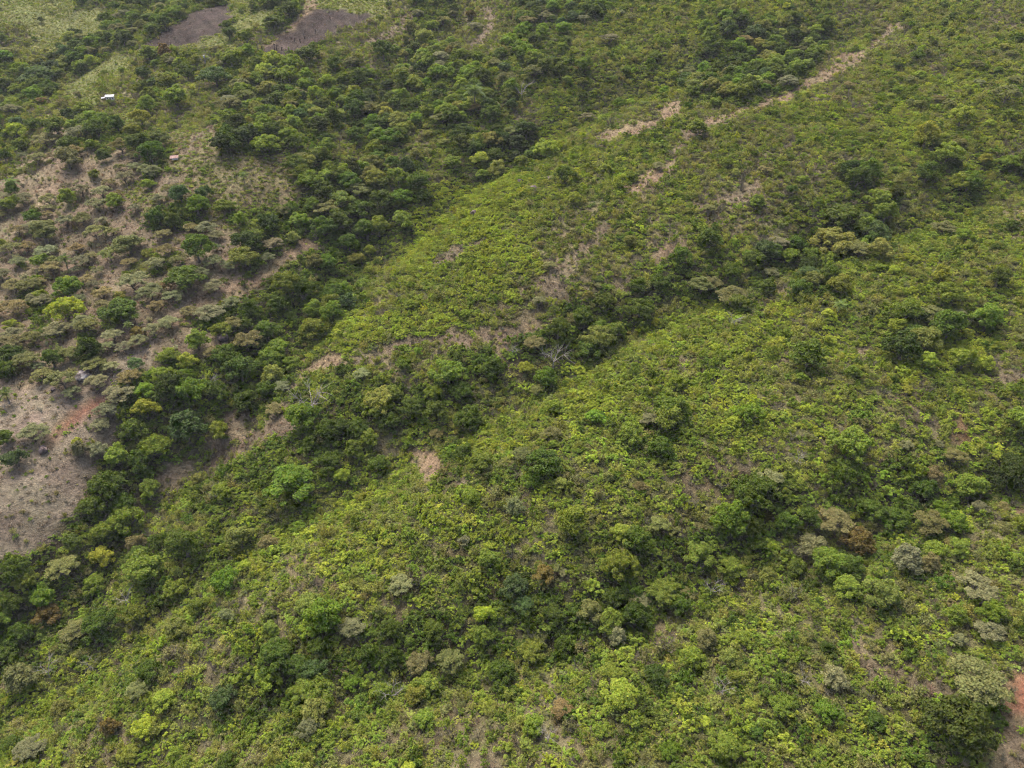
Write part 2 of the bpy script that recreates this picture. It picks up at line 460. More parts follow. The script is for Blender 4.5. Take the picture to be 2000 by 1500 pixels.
# broad crowns: unit radius 1, crown centre at z = CZ
CZ = 0.95
broad, flatc, shrubs, airy = [], [], [], []
for k in range(7):
    nl = int(rng.integers(30, 44))
    lobes = [(0, 0, CZ, 0.5), (0.1, -0.1, CZ * 0.6, 0.42)]
    sx_, sy_ = rng.uniform(0.75, 1.15), rng.uniform(0.75, 1.15)
    squash = rng.uniform(0.62, 0.85)
    for i in range(nl):
        d = rng.normal(size=3); d /= np.linalg.norm(d)
        d[2] = abs(d[2]) * 1.2 - 0.55
        q = rng.uniform(0.5, 0.95)
        lobes.append((d[0] * q * sx_, d[1] * q * sy_, CZ + d[2] * q * squash, rng.uniform(0.12, 0.28)))
    pos, nr, tone = lobe_points(lobes, 4600, 0.85, inner=0.5)
    nr = nr * 0.8 + rng.normal(size=nr.shape) * 0.32 + [0, 0, 0.3]
    broad.append((leaf_cloud('broad_crown', pos, nr, 0.07, 1.6, tone=tone), trunk_mesh('broad_trunk', lobes, CZ)))
# layered, flat-topped open crowns
for k in range(6):
    lobes = []
    nl = int(rng.integers(22, 30))
    for i in range(nl):
        a = i * 2.4 + rng.uniform(-0.4, 0.4)
        q = math.sqrt((i + 0.4) / nl) * 0.84
        lobes.append((math.cos(a) * q, math.sin(a) * q, CZ + 0.55 * (1 - q * q) - 0.30 + rng.uniform(-0.20, 0.12), rng.uniform(0.17, 0.31)))
    pos, nr, tone = lobe_points(lobes, 3300, 0.5, low=-0.2, inner=0.5)
    nr = nr * 0.5 + rng.normal(size=nr.shape) * 0.35 + [0, 0, 0.6]
    flatc.append((leaf_cloud('layered_crown', pos, nr, 0.066, 1.5, tone=tone), trunk_mesh('layered_trunk', lobes, CZ, 0.055, fork=0.35, lean=0.15)))

def stems(name, rad, n, hgt_, mat=None, r=0.03):
    V, Fc = [], []
    for i in range(n):
        a = 2 * math.pi * i / n + rng.uniform(-0.4, 0.4)
        e = np.array([math.cos(a) * rad, math.sin(a) * rad, hgt_ * rng.uniform(0.75, 1.1)])
        path(V, Fc, [(0, 0, -0.15), e * 0.5 + [0, 0, 0.08], e], [r, r * 0.7, r * 0.25], 4)
    return pymesh(name, V, Fc, mat or M_BARK)

# leafy dome shrubs: unit radius 1, ground at z = 0
for k in range(7):
    lobes = [(0, 0, 0.4, 0.32)]
    for i in range(int(rng.integers(17, 27))):
        a = rng.uniform(0, 6.283); q = rng.uniform(0.15, 1.08)
        lobes.append((math.cos(a) * q, math.sin(a) * q, rng.uniform(0.25, 1.05 - 0.5 * q), rng.uniform(0.11, 0.23)))
    pos, nr, tone = lobe_points(lobes, 560, 0.9, low=-0.1, inner=0.3)
    nr = nr * 0.55 + rng.normal(size=nr.shape) * 0.38 + [0, 0, 0.65]
    shrubs.append((leaf_cloud('shrub_leaves', pos, nr, 0.135, 1.5, tone=tone), stems('shrub_stems', 0.5, 6, 0.75)))
# airy shrubs: upright sprays of small leaves, twigs showing
for k in range(5):
    P, Q = [], []
    for i in range(int(rng.integers(11, 16))):
        a = rng.uniform(0, 6.283); q = rng.uniform(0.2, 1.0); hh = rng.uniform(0.6, 1.25) * (1.1 - 0.35 * q)
        e = np.array([math.cos(a) * q, math.sin(a) * q, hh])
        m = 26
        t = rng.uniform(0.35, 1.05, m)[:, None]
        P.append(e * t * [1, 1, 1] + rng.normal(size=(m, 3)) * 0.11)
        Q.append(np.tile([math.cos(a) * 0.4, math.sin(a) * 0.4, 0.7], (m, 1)) + rng.normal(size=(m, 3)) * 0.5)
    airy.append((leaf_cloud('airy_leaves', np.vstack(P), np.vstack(Q), 0.11, 1.9), stems('airy_stems', 0.75, 9, 1.0, r=0.022)))
# leafless twiggy shrubs
twig = []
for k in range(3):
    V, Fc = [], []
    for i in range(13):
        a = rng.uniform(0, 6.283); q = rng.uniform(0.2, 0.9)
        e = np.array([math.cos(a) * q, math.sin(a) * q, rng.uniform(0.6, 1.2)])
        m = e * 0.5 + [0, 0, 0.1]
        path(V, Fc, [(0, 0, -0.1), m, e], [0.035, 0.025, 0.012], 3)
        for j in range(6):
            t = rng.uniform(0.45, 0.95)
            s = e * t
            path(V, Fc, [s, s + rng.normal(size=3) * 0.2 + [0, 0, 0.22]], [0.018, 0.008], 3)
    m_, nt_, out_ = None, None, None
    twig.append(pymesh('bare_twigs', V, Fc, M_LEAF))
    twig[-1].attributes.new('lv', 'FLOAT', 'FACE').data.foreach_set('value', np.random.default_rng(k).uniform(0.1, 0.9, len(Fc)).astype(np.float32))
# grass tufts
tuft = []
for k in range(3):
    n = 26
    a = rng.uniform(0, 6.283, n); q = rng.uniform(0, 0.55, n); o = rng.uniform(0.15, 0.75, n); hh = rng.uniform(0.35, 0.9, n)
    base = np.stack([np.cos(a) * q, np.sin(a) * q, np.full(n, -0.05)], 1)
    tip = base + np.stack([np.cos(a) * o, np.sin(a) * o, hh], 1)
    side = np.stack([-np.sin(a), np.cos(a), np.zeros(n)], 1) * 0.075
    v = np.stack([base - side, base + side, tip], 1).reshape(-1, 3)
    tuft.append(mesh_np('grass_tuft', v, np.arange(3 * n), 3, M_LEAF, {'lv': ('FACE', 'FLOAT', rng.random(n))}))

# ------------------------------------------------------------------ ground sheet
TINT = {
    'l': (0.258, 0.320, 0.037), 'L': (0.31, 0.43, 0.035), 'y': (0.275, 0.290, 0.034), 'v': (0.128, 0.203, 0.019),
    'm': (0.162, 0.222, 0.028), 'd': (0.084, 0.128, 0.017), 'k': (0.052, 0.082, 0.012), 'g': (0.080, 0.122, 0.034),
    'o': (0.178, 0.186, 0.060), 'p': (0.205, 0.215, 0.100), 'w': (0.225, 0.238, 0.105), 't': (0.220, 0.195, 0.074),
    'r': (0.165, 0.125, 0.034), 'x': (0.190, 0.172, 0.120), 'n': (0.155, 0.122, 0.078), 'q': (0.128, 0.148, 0.042), 's': (0.208, 0.236, 0.048),
}
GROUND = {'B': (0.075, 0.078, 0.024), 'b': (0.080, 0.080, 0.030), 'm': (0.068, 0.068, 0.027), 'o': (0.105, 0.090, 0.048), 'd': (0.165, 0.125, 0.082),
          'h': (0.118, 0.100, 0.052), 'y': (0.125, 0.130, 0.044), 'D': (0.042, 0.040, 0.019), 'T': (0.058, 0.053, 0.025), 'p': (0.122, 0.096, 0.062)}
PCOL = {'burnt': (0.042, 0.031, 0.026), 'tan': (0.140, 0.104, 0.064), 'dry': (0.108, 0.085, 0.056), 'grass': (0.098, 0.106, 0.034), 'red': (0.165, 0.088, 0.055),
        'pasture': (0.142, 0.116, 0.084), 'clay': (0.150, 0.062, 0.042)}

def axis(lo, a, b, hi, step):
    mid = np.arange(a, b + step, step)
    left = a - np.cumsum(step * 1.35 ** np.arange(1, 18)); right = mid[-1] + np.cumsum(step * 1.35 ** np.arange(1, 18))
    return np.concatenate([left[left > lo][::-1], mid, right[right < hi]])

tx, ty = axis(-680, -330, 330, 680, 1.25), axis(-120, 42, 520, 860, 1.25)
TX, TY = np.meshgrid(tx, ty, indexing='ij')
TZ = height_exact(TX, TY)
fx, fy, fz = TX.ravel(), TY.ravel(), TZ.ravel()
tpx, tpy, tdep, tc, tpid = survey(fx, fy, fz)
gcol = np.zeros((len(fx), 4), np.float32); gcol[:, 3] = 1
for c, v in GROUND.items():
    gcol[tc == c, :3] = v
for k, (nm, _) in enumerate(PATCHES):
    gcol[tpid == k, :3] = PCOL[nm]
g3 = gcol[:, :3].reshape(len(tx), len(ty), 3)
g3[1:-1, 1:-1] = (g3[1:-1, 1:-1] * 2 + g3[:-2, 1:-1] + g3[2:, 1:-1] + g3[1:-1, :-2] + g3[1:-1, 2:]) / 6
gcol[:, :3] = g3.reshape(-1, 3)
drift_g = 1 + 0.4 * vnoise(fx, fy, 7.0, 81) + 0.4 * vnoise(fx * 0.5 + fy * 0.9, fx - 0.2 * fy, 2.6, 82)
is_burnt = np.isin(tpid, [k for k, (nm, _) in enumerate(PATCHES) if nm == 'burnt'])
rows = 0.85 + 0.5 * np.sin((fx * 0.8 + fy * 0.6) * 1.7 + 9 * vnoise(fx, fy, 12.0, 83)) * (0.3 + 1.2 * vnoise(fx, fy, 5.0, 84)) + 0.7 * vnoise(fx, fy, 2.4, 85)
gcol[:, :3] *= (drift_g * np.where(is_burnt, rows, 1.0))[:, None]
fz = fz + 0.16 * vnoise(fx, fy, 1.7, 9)
ii, jj = np.meshgrid(np.arange(len(tx) - 1), np.arange(len(ty) - 1), indexing='ij')
q = (ii * len(ty) + jj).ravel()
faces = np.stack([q, q + len(ty), q + len(ty) + 1, q + 1], 1).ravel()
ground = bpy.data.objects.new('ground', mesh_np('ground', np.stack([fx, fy, fz], 1), faces, 4, M_GROUND, {'gcol': ('POINT', 'FLOAT_COLOR', gcol)}, smooth=True))
ground['kind'] = 'structure'
ground['label'] = 'brown soil and dry grass of the gullied hillside'
col.objects.link(ground)

# ------------------------------------------------------------------ things
def put(name, data, parent=None, loc=(0, 0, 0), rot=(0, 0, 0), scale=(1, 1, 1)):
    o = bpy.data.objects.new(name, data)
    o.location, o.rotation_euler, o.scale = loc, rot, scale
    o.parent = parent
    col.objects.link(o)
    return o

THINGS = []      # (object, noun, colour word, px, py, category) awaiting a label
def root(name, loc, rz=0.0, s=(1, 1, 1), label=None, cat=None, group=None):
    o = put(name, None, None, loc, (0, 0, rz), s)
    o.empty_display_size = 0.5
    if label: o['label'] = label
    if cat: o['category'] = cat
    if group: o['group'] = group
    return o

def jit(c, a=0.10):
    k = 1 + rng.normal() * a
    return tuple(float(max(0.004, v * k * (1 + rng.normal() * a * 0.4))) for v in c)

CW = {'l': 'lime green', 'L': 'brilliant lime', 'y': 'yellow-green', 'v': 'vivid green', 'm': 'mid-green', 'd': 'dark green', 'k': 'blackish green', 'g': 'bluish dark green',
      'o': 'olive', 'p': 'pale grey-green', 'w': 'silvery', 't': 'tan', 'r': 'rust brown', 'x': 'grey twiggy', 's': 'yellowish olive', 'n': 'straw brown'}
PLACED = []      # x, y, r of trees
def tree(px, py, w, code, label=None, xy=None, rad=None, tint=None):
    layered = code in 'pwtox' and not (code == 'o' and w > 64) and not (py > 850 and rng.random() < 0.55)
    if xy is None:
        _, _, _, dep = at(px, py)
        for _ in range(3):
            r = 0.5 * w * dep / F
            x, y, z, dep = at(px, py, CZ * r * (0.8 if layered else 1.0))
    else:
        x, y = xy; r = rad; z = float(hgt(x, y))
    r = min(max(r, 0.8), 8.0)
    zs = rng.uniform(0.82, 0.98) if layered else rng.uniform(0.92, 1.15)
    if r > 4.5: zs *= 0.8
    PLACED.append((x, y, r))
    name, grp = ('flat_topped_tree', 'flat-topped trees of the pasture and slopes') if layered else ('broadleaf_tree', 'broadleaf trees of the gullies')
    noun = 'flat-topped tree' if layered else 'broadleaf tree'
    cat = 'tree'
    if r < 1.9:
        name, grp, noun, cat = 'tall_shrub', 'tall shrubs standing out of the thicket', 'tall shrub', 'shrub'
    rt = root(name, (x, y, z - 0.1), rng.uniform(0, 6.28), (r * rng.uniform(0.94, 1.06), r * rng.uniform(0.94, 1.06), r * zs), label, cat, grp)
    cm, tm = (flatc if layered else broad)[int(rng.integers(6))]
    put('trunk', tm, rt)
    if code == 'x':
        tw = put('twigs', twig[int(rng.integers(3))], rt, (0, 0, 0.15), (0, 0, 0), (0.95, 0.95, 1.0))
        tw['tint'] = list(TINT['x'])
        cm = airy[int(rng.integers(5))][0]
        tint = jit(TINT['o'], 0.1)
    cr = put('crown', cm, rt)
    cr['tint'] = [v * (0.88 if code in 'dmkgvly' else 0.86) for v in (tint or jit(TINT[code], 0.10))]
    if not label:
        THINGS.append((rt, noun, CW[code], px, py))
    return rt

# surveyed trees: crown centre and crown width in photo pixels, colour code; blackish tree beside the lobed yellow-lime one stands in for a dark shadow
HAND = """
365 138 42 d;418 140 60 g;340 180 65 m;287 203 45 m;28 253 45 l;107 240 60 d;187 245 50 d;227 240 42 d;150 258 50 p;87 265 55 o;270 270 60 d;293 297 55 d;127 300 66 o;72 307 40 o;7 303 35 d;233 283 45 o;290 333 48 p;263 325 30 p;480 257 60 g;520 273 62 m;575 277 40 d;507 293 25 p;350 377 50 g;337 430 42 d;373 443 35 t;420 457 35 p;533 475 40 w;583 427 45 m;383 483 70 d;247 467 72 o;323 487 40 t;63 420 35 d;83 447 66 o;187 397 45 p;130 383 48 m;157 370 40 p;127 430 40 p;160 427 40 o;187 453 50 o;307 387 30 p;67 137 70 g;213 72 36 d;240 72 40 d;127 100 36 g;177 117 30 l;287 97 46 m;320 100 36 r;447 63 30 d;480 70 36 m;533 33 46 d;563 13 42 d;290 28 40 d;265 40 36 d;320 38 36 d;150 83 45 d;80 38 16 d;213 199 13 m;222 200 12 v;205 199 11 o;600 93 60 d;570 118 46 m;533 113 40 l;563 140 45 m;617 180 36 l;653 120 40 d;450 110 44 m;500 150 40 m;440 205 50 o;
810 230 36 v;777 227 60 s;737 263 45 m;957 220 46 d;777 343 50 m;747 387 60 d;700 400 62 d;660 425 62 d;715 445 60 d;630 440 56 d;680 470 52 d;740 440 50 m;1067 283 60 l;843 50 26 v;747 93 46 d;927 50 36 p;867 40 36 o;920 27 26 r;1030 40 36 t;1190 73 42 p;900 187 32 m;1147 230 36 p;813 300 32 s;1210 200 30 v;1213 353 42 l;1287 323 26 w;937 307 42 l;1213 23 16 w;700 150 46 d;690 210 50 d;650 230 46 d;720 190 40 g;
1526 100 46 k;1553 67 36 k;1446 113 50 d;1423 53 46 g;1456 77 36 t;1540 157 42 p;1456 177 42 m;1363 247 50 m;1480 130 44 d;1400 130 42 d;1810 263 60 y;1833 193 30 t;1926 310 30 y;1880 223 55 l;1966 183 58 o;1646 410 80 d;1730 413 56 m;1843 443 50 o;1520 473 42 p;1386 467 56 d;1480 393 40 m;1813 333 58 d;1793 107 30 d;1913 160 22 w;1330 500 50 d;1690 440 50 m;
168 545 32 t;78 548 26 t;230 597 80 d;260 547 62 p;293 567 56 p;337 577 44 w;305 597 38 t;328 630 45 p;297 643 40 p;268 647 33 r;270 667 40 p;242 677 35 p;218 653 42 w;173 680 58 k;170 637 48 o;110 643 55 p;27 600 55 t;80 587 40 p;20 633 30 l;23 653 45 p;63 660 45 o;50 703 55 o;100 700 50 d;133 690 45 o;7 717 50 d;120 740 60 o;140 767 35 p;213 717 36 p;253 737 48 t;233 767 60 p;207 800 50 p;197 827 42 p;63 843 58 p;27 890 55 g;153 877 42 p;190 873 38 p;150 860 25 y;7 853 40 d;393 533 34 w;448 518 36 p;417 557 42 p;360 527 78 d;523 503 32 p;370 607 36 t;410 610 56 p;450 590 40 p;363 703 50 l;383 660 60 m;467 713 78 d;533 730 66 s;550 753 36 p;360 827 96 g;537 800 40 t;227 887 60 m;210 943 66 d;180 983 62 d;557 553 66 m;613 603 52 m;590 560 56 d;540 590 50 d;520 640 56 d;600 640 50 m;440 690 56 d;430 640 44 m;420 760 60 d;480 780 60 d;520 760 50 d;330 690 46 m;320 730 44 m;425 838 46 m;300 870 60 m;270 900 60 d;240 980 56 d;290 950 50 m;
787 710 36 v;1200 643 50 m;1044 670 46 o;907 880 46 d;934 900 58 m;720 853 50 m;1083 793 42 m;1270 820 42 p;707 730 36 w;1037 937 42 v;1233 843 60 m;1293 870 60 d;1053 587 30 p;1027 717 34 y;1090 640 56 d;1140 620 54 d;1150 680 56 d;1250 600 56 d;1180 590 48 d;960 720 54 d;900 760 50 d;850 800 52 d;800 790 48 d;760 820 50 d;700 830 50 d;640 900 56 d;690 880 50 m;740 900 48 d;
1840 533 50 y;1953 540 50 d;1856 633 84 d;1766 673 80 k;1433 527 40 d;1506 530 36 p;1756 633 46 l;1873 613 30 w;1770 867 32 w;1833 867 24 w;1823 927 45 t;1746 743 24 d;1466 807 52 v;1666 727 36 m;1986 900 60 k;1900 950 78 m;1810 950 60 d;1833 987 42 v;1916 993 42 p;1866 890 46 o;1883 700 58 l;1926 710 42 l;1813 703 50 l;1560 560 50 d;1500 560 46 d;1620 530 46 d;1290 550 50 d;
277 1103 88 m;360 1063 86 d;437 1133 64 v;340 1150 52 m;140 1057 46 d;200 1037 52 m;83 1163 64 v;27 1110 60 d;50 1130 52 m;123 1110 64 o;267 1060 46 t;93 1200 58 r;147 1230 62 o;33 1320 80 o;533 1277 82 d;523 1330 60 m;290 1310 52 d;213 1420 46 r;20 1450 46 d;57 1460 58 p;440 1200 36 w;333 1277 56 x;467 1300 50 x;443 1487 42 d;140 1353 22 y;13 1370 22 y;600 1423 52 p;467 1050 68 s;523 1057 46 t;20 1180 60 d;40 1240 60 d;10 1280 56 d;180 1140 50 m;
940 1240 55 m;880 1290 58 o;1300 1153 64 m;1250 1173 42 w;1200 1167 52 d;1210 1103 74 m;1207 1243 52 w;1140 1257 46 x;1153 1197 55 o;1020 1180 46 g;783 1140 52 w;687 1227 52 p;977 1313 64 d;673 1307 22 t;1280 1317 60 k;897 1037 22 d;957 1090 55 m;1063 1123 46 r;1100 1117 22 w;907 1057 26 p;690 1333 40 v;1117 1413 46 x;620 1260 50 d;580 1300 56 d;720 1280 54 d;760 1230 54 d;850 1230 52 d;1080 1200 54 d;1100 1260 52 d;1040 1270 54 m;
1630 1017 74 t;1593 1070 66 p;1506 1070 30 L;1773 1087 80 p;1816 1100 52 t;1866 1020 58 v;1873 1070 52 m;1723 1160 74 s;1653 1140 64 m;1615 1267 34 k;1430 1107 60 m;1500 1123 52 s;1366 1080 68 m;1553 1157 46 x;1426 1283 46 s;1353 1287 58 m;1866 1200 58 m;1933 1233 58 p;1870 1253 36 w;1530 1377 52 m;1466 1380 32 l;1710 1407 46 d;1776 1277 30 v;1540 1020 60 d;1470 1030 54 d;1580 1010 54 d;1700 990 56 d;1750 1010 56 d;1560 1110 56 d;1330 1180 54 d;1480 1060 40 d
""".replace('\n', '')
NAMED = [
    (273, 228, 42, 'y', 'domed yellow-green tree below the white-roofed house', 'domed yellow-green tree'),
    (383, 397, 56, 'v', 'round bright green tree at the foot of the dry grassy knoll', 'round tree under the grassy knoll'),
    (480, 467, 70, 'k', 'blackish round tree alone beside the pasture track', 'blackish round tree'),
    (130, 557, 62, 'v', 'vivid green ball-shaped tree among the pale pasture trees', 'vivid ball-shaped tree'),
    (127, 603, 68, 'l', 'yellowish green tree just under the vivid green ball-shaped tree', None),
    (188, 747, 42, 'w', 'whitish layered tree leaning over the pale boulder', None),
    (283, 797, 60, 'y', 'orange-tinged yellow tree at the edge of the red soil', 'orange-tinged tree'),
    (567, 930, 108, 'v', 'largest vivid green tree in the lower end of the wooded gully', 'largest vivid green tree'),
    (1027, 243, 62, 'k', 'big near-black tree in the upper gully', 'big near-black gully tree'),
    (1104, 340, 46, 'd', 'dark green tree just above the purplish rocks on the lime spur', 'dark tree above the purplish rocks'),
    (1060, 900, 76, 'd', 'dark domed tree alone in the middle of the lime slope', 'lone dark dome tree'),
    (1004, 987, 54, 'w', 'pale cream tree below the lone dark dome on the lime slope', 'pale cream tree'),
    (1583, 687, 84, 'd', 'wide flattish dark olive tree amid lime shrubs', 'wide dark olive tree'),
    (1633, 460, 95, 's', 'broadest olive-green tree in the far side gully', 'broadest olive tree'),
    (1503, 937, 60, 'w', 'pale grey-green tree just below a small brown bare patch', 'pale tree by the brown patch'),
    (1680, 1053, 78, 'r', 'rust-brown tree between pale and green crowns', 'rust-brown tree'),
    (1910, 1147, 76, 'w', 'cream yellow round tree of scalloped clumps', 'cream scalloped tree'),
    (1630, 1323, 64, 'w', 'silvery white tree standing alone in low scrub', 'silvery tree'),
    (1880, 1413, 140, 'k', 'very large near-black spreading tree beside the red soil cut', 'very large near-black tree'),
    (947, 1203, 48, 'L', 'most brilliant lime tree in the shaded lower gully', 'most brilliant lime tree'),
    (817, 1297, 60, 't', 'rounded tree with tan-orange crown in the lower gully', 'tan-orange rounded tree'),
    (1210, 1350, 84, 'l', 'lobed yellow-lime tree at the lower edge of the gully wood', 'lobed yellow-lime tree'),
    (200, 1090, 56, 'y', 'long yellow-lime tree beside the big mid-green crown', 'long yellow-lime tree'),
    (1300, 1253, 66, 'x', 'thin grey half-bare tree in the lower gully', 'thin grey half-bare tree'),
]
MARKS = []
for px, py, w, c, lab, mark in NAMED:
    tree(px, py, w, c, lab)
    if mark:
        MARKS.append((px, py, mark))
for e in HAND.split(';'):
    a = e.split()
    tree(float(a[0]), float(a[1]), float(a[2]), a[3])
MARKS += [(215, 190, 'white-roofed house'), (342, 311, 'rusty shed'), (350, 60, 'narrow burnt field'), (620, 55, 'wide burnt field'), (167, 737, 'pale boulder'),
          (160, 815, 'red soil of the pasture'), (1080, 703, 'leafless tree in the middle gully'), (620, 783, 'leafless tree over lime shrubs'), (1660, 120, 'bare ridge strip'),
          (1310, 215, 'bare crest patch'), (835, 903, 'bare patch on the lime slope'), (927, 183, 'gully palm'), (770, 1350, 'white forked dead tree'),
          (1985, 1360, 'red soil cut'), (540, 830, 'dry tongue beside the gully'), (60, 1000, 'grey pasture corner'), (1300, 490, 'tan streak on the slope'), (840, 662, 'reddish scar'),
          (1880, 835, 'red-brown gash'), (1690, 1260, 'dry brown streak')]

# ------------------------------------------------------------------ house, shed and other built things
def box(V, Fc, c, s):
    k = len(V)
    for dx in (-1, 1):
        for dy in (-1, 1):
            for dz in (-1, 1):
                V.append((c[0] + dx * s[0] / 2, c[1] + dy * s[1] / 2, c[2] + dz * s[2] / 2))
    for f in ((0, 1, 3, 2), (4, 6, 7, 5), (0, 4, 5, 1), (2, 3, 7, 6), (0, 2, 6, 4), (1, 5, 7, 3)):
        Fc.append(tuple(k + i for i in f))

def boxes(name, mat, parent, *bs):
    V, Fc = [], []
    for c, s in bs:
        box(V, Fc, c, s)
    return put(name, pymesh(name, V, Fc, mat), parent)

def slab(name, mat, parent, p, t=0.06):
    """corrugated roof sheet over the four corners p"""
    p = [np.array(q, float) for q in p]
    n = np.cross(p[1] - p[0], p[3] - p[0]); n /= np.linalg.norm(n)
    V, Fc, m = [], [], 40
    for s in (0, 1):
        for i in range(m + 1):
            u = i / m
            wv = 0.035 * math.cos(math.pi * i)
            for v in (0, 1):
                q = (p[0] * (1 - u) + p[1] * u) * (1 - v) + (p[3] * (1 - u) + p[2] * u) * v
                V.append(tuple(q + n * (wv - s * t)))
    o = 2 * (m + 1)
    for i in range(m):
        a = 2 * i
        Fc += [(a, a + 2, a + 3, a + 1), (o + a, o + a + 1, o + a + 3, o + a + 2), (a, o + a, o + a + 2, a + 2), (a + 1, a + 3, o + a + 3, o + a + 1)]
    Fc += [(0, 1, o + 1, o), (2 * m, o + 2 * m, o + 2 * m + 1, 2 * m + 1)]
    return put(name, pymesh(name, V, Fc, mat), parent)

x, y, z, _ = at(217, 196)
hs = root('farm_house', (x, y, z + 0.2), math.radians(12), (0.40, 0.40, 0.46), 'small white-roofed farm house half hidden by trees', 'house')
boxes('wall', M_WALL, hs, ((0, 0, 1.0), (6.6, 4.4, 3.0)))
slab('roof_panel', M_WHITE, hs, [(-3.7, -2.9, 2.55), (3.9, -2.9, 2.55), (3.9, 0, 3.55), (-3.7, 0, 3.55)])
slab('roof_panel', M_WHITE, hs, [(3.9, 2.9, 2.55), (-3.7, 2.9, 2.55), (-3.7, 0, 3.55), (3.9, 0, 3.55)])
boxes('gable', M_WALL, hs, ((-3.2, 0, 2.75), (0.15, 2.6, 0.5)))
boxes('gable', M_WALL, hs, ((3.2, 0, 2.75), (0.15, 2.6, 0.5)))
d_ = boxes('door', M_WOOD, hs, ((0.2, -2.24, 0.7), (0.95, 0.08, 2.0)))
boxes('handle', M_WHITE, d_, ((0.55, -2.31, 0.75), (0.08, 0.06, 0.16)))
for wx in (-2.0, 2.2):
    w_ = boxes('window', M_WOOD, hs, ((wx, -2.24, 1.2), (0.95, 0.07, 0.8)))
    boxes('sill', M_WALL, w_, ((wx, -2.3, 0.74), (1.15, 0.16, 0.08)))
slab('porch_roof', M_WHITE, hs, [(-7.0, -3.1, 1.45), (-3.75, -3.1, 1.75), (-3.75, -0.6, 2.35), (-7.0, -0.6, 2.05)])
for qx, qy, hz in ((-6.7, -2.9, 1.4), (-6.7, -0.8, 1.95), (-4.0, -2.9, 1.65)):
    boxes('post', M_WOOD, hs, ((qx, qy, hz / 2 - 0.4), (0.14, 0.14, hz + 0.8)))

x, y, z, _ = at(342, 315)
sh = root('shed', (x, y, z), math.radians(18), (0.6, 0.6, 0.7), 'low rusty sheet-metal shed with a white front on the dry knoll', 'shed')
slab('roof_panel', M_RUST, sh, [(-2.0, -1.2, 1.35), (2.0, -1.2, 1.35), (2.0, 1.5, 1.95), (-2.0, 1.5, 1.95)])
boxes('front_panel', M_WHITE, sh, ((0.3, -1.0, 0.95), (2.9, 0.07, 0.55)))
for qx, qy, hz in ((-1.8, -1.0, 1.25), (1.85, -1.0, 1.25), (-1.8, 1.3, 1.8), (1.8, 1.3, 1.8)):
    boxes('post', M_WOOD, sh, ((qx, qy, hz / 2 - 0.2), (0.12, 0.12, hz + 0.4)))
boxes('back_panel', M_RUST, sh, ((0, 1.18, 0.9), (3.4, 0.06, 1.4)))

x, y, z, _ = at(402, 128)
po = root('marker_post', (x, y, z), 0, (1, 1, 1), 'short white post beside the rounded crowns under the burnt field', 'post')
boxes('shaft', M_WHITE, po, ((0, 0, 1.6), (0.42, 0.42, 3.6)))
boxes('cap', M_WHITE, po, ((0, 0, 3.46), (0.56, 0.56, 0.12)))

# boulders
def boulder(px, py, w, mat, label, hz=0.7, seed=0):
    r0 = np.random.default_rng(seed)
    x, y, z, dep = at(px, py)
    r = 0.5 * w * dep / F
    n, m = 22, 14
    V, Fc = [], []
    planes = [(lambda d: d / np.linalg.norm(d))(r0.normal(size=3)) for _ in range(13)]
    off = r0.uniform(0.62, 0.95, 13)
    for j in range(m + 1):
        th = math.pi * j / m
        for i in range(n):
            ph = 2 * math.pi * i / n
            d = np.array([math.sin(th) * math.cos(ph), math.sin(th) * math.sin(ph), math.cos(th)])
            t = min([1.0] + [o_ / max(float(d @ q_), 1e-3) for q_, o_ in zip(planes, off) if d @ q_ > 0.1])
            t *= 1 + r0.normal() * 0.018
            V.append((d[0] * t * r, d[1] * t * r * 0.85, d[2] * t * r * hz))
    for j in range(m):
        for i in range(n):
            Fc.append((j * n + i, (j + 1) * n + i, (j + 1) * n + (i + 1) % n, j * n + (i + 1) % n))
    o = put('boulder', pymesh('boulder', V, Fc, mat), None, (x, y, z + r * hz * 0.35), (0, 0, r0.uniform(0, 6)))
    o['label'], o['category'], o['group'] = label, 'boulder', 'boulders on the hillside'
for k, a in enumerate([
    (168, 742, 33, M_ROCK, 'large pale boulder beside the whitish layered tree', 0.85),
    (190, 712, 18, M_ROCK, 'pale boulder half under the blackish tree', 0.7),
    (927, 420, 17, M_DROCK, 'small black boulder in the lime shrubs', 0.8),
    (1016, 358, 14, M_DROCK, 'upright purplish rock at the near end of the outcrop', 1.1),
    (1042, 368, 20, M_DROCK, 'pinkish flat rock in the middle of the outcrop', 0.5),
    (1076, 352, 24, M_DROCK, 'long purplish rock under the dark tree of the outcrop', 0.45),
    (437, 664, 26, M_DROCK, 'dark boulder at the edge of the wooded gully', 0.7),
    (86, 884, 24, M_DROCK, 'dark boulder below the red pasture soil', 0.8),
    (1398, 1350, 12, M_ROCK, 'small pale rock among the lower shrubs', 0.9),
    (105, 763, 12, M_DROCK, 'small dark boulder in the upper pasture', 0.7),
]):
    boulder(*a[:5], hz=a[5], seed=100 + k)

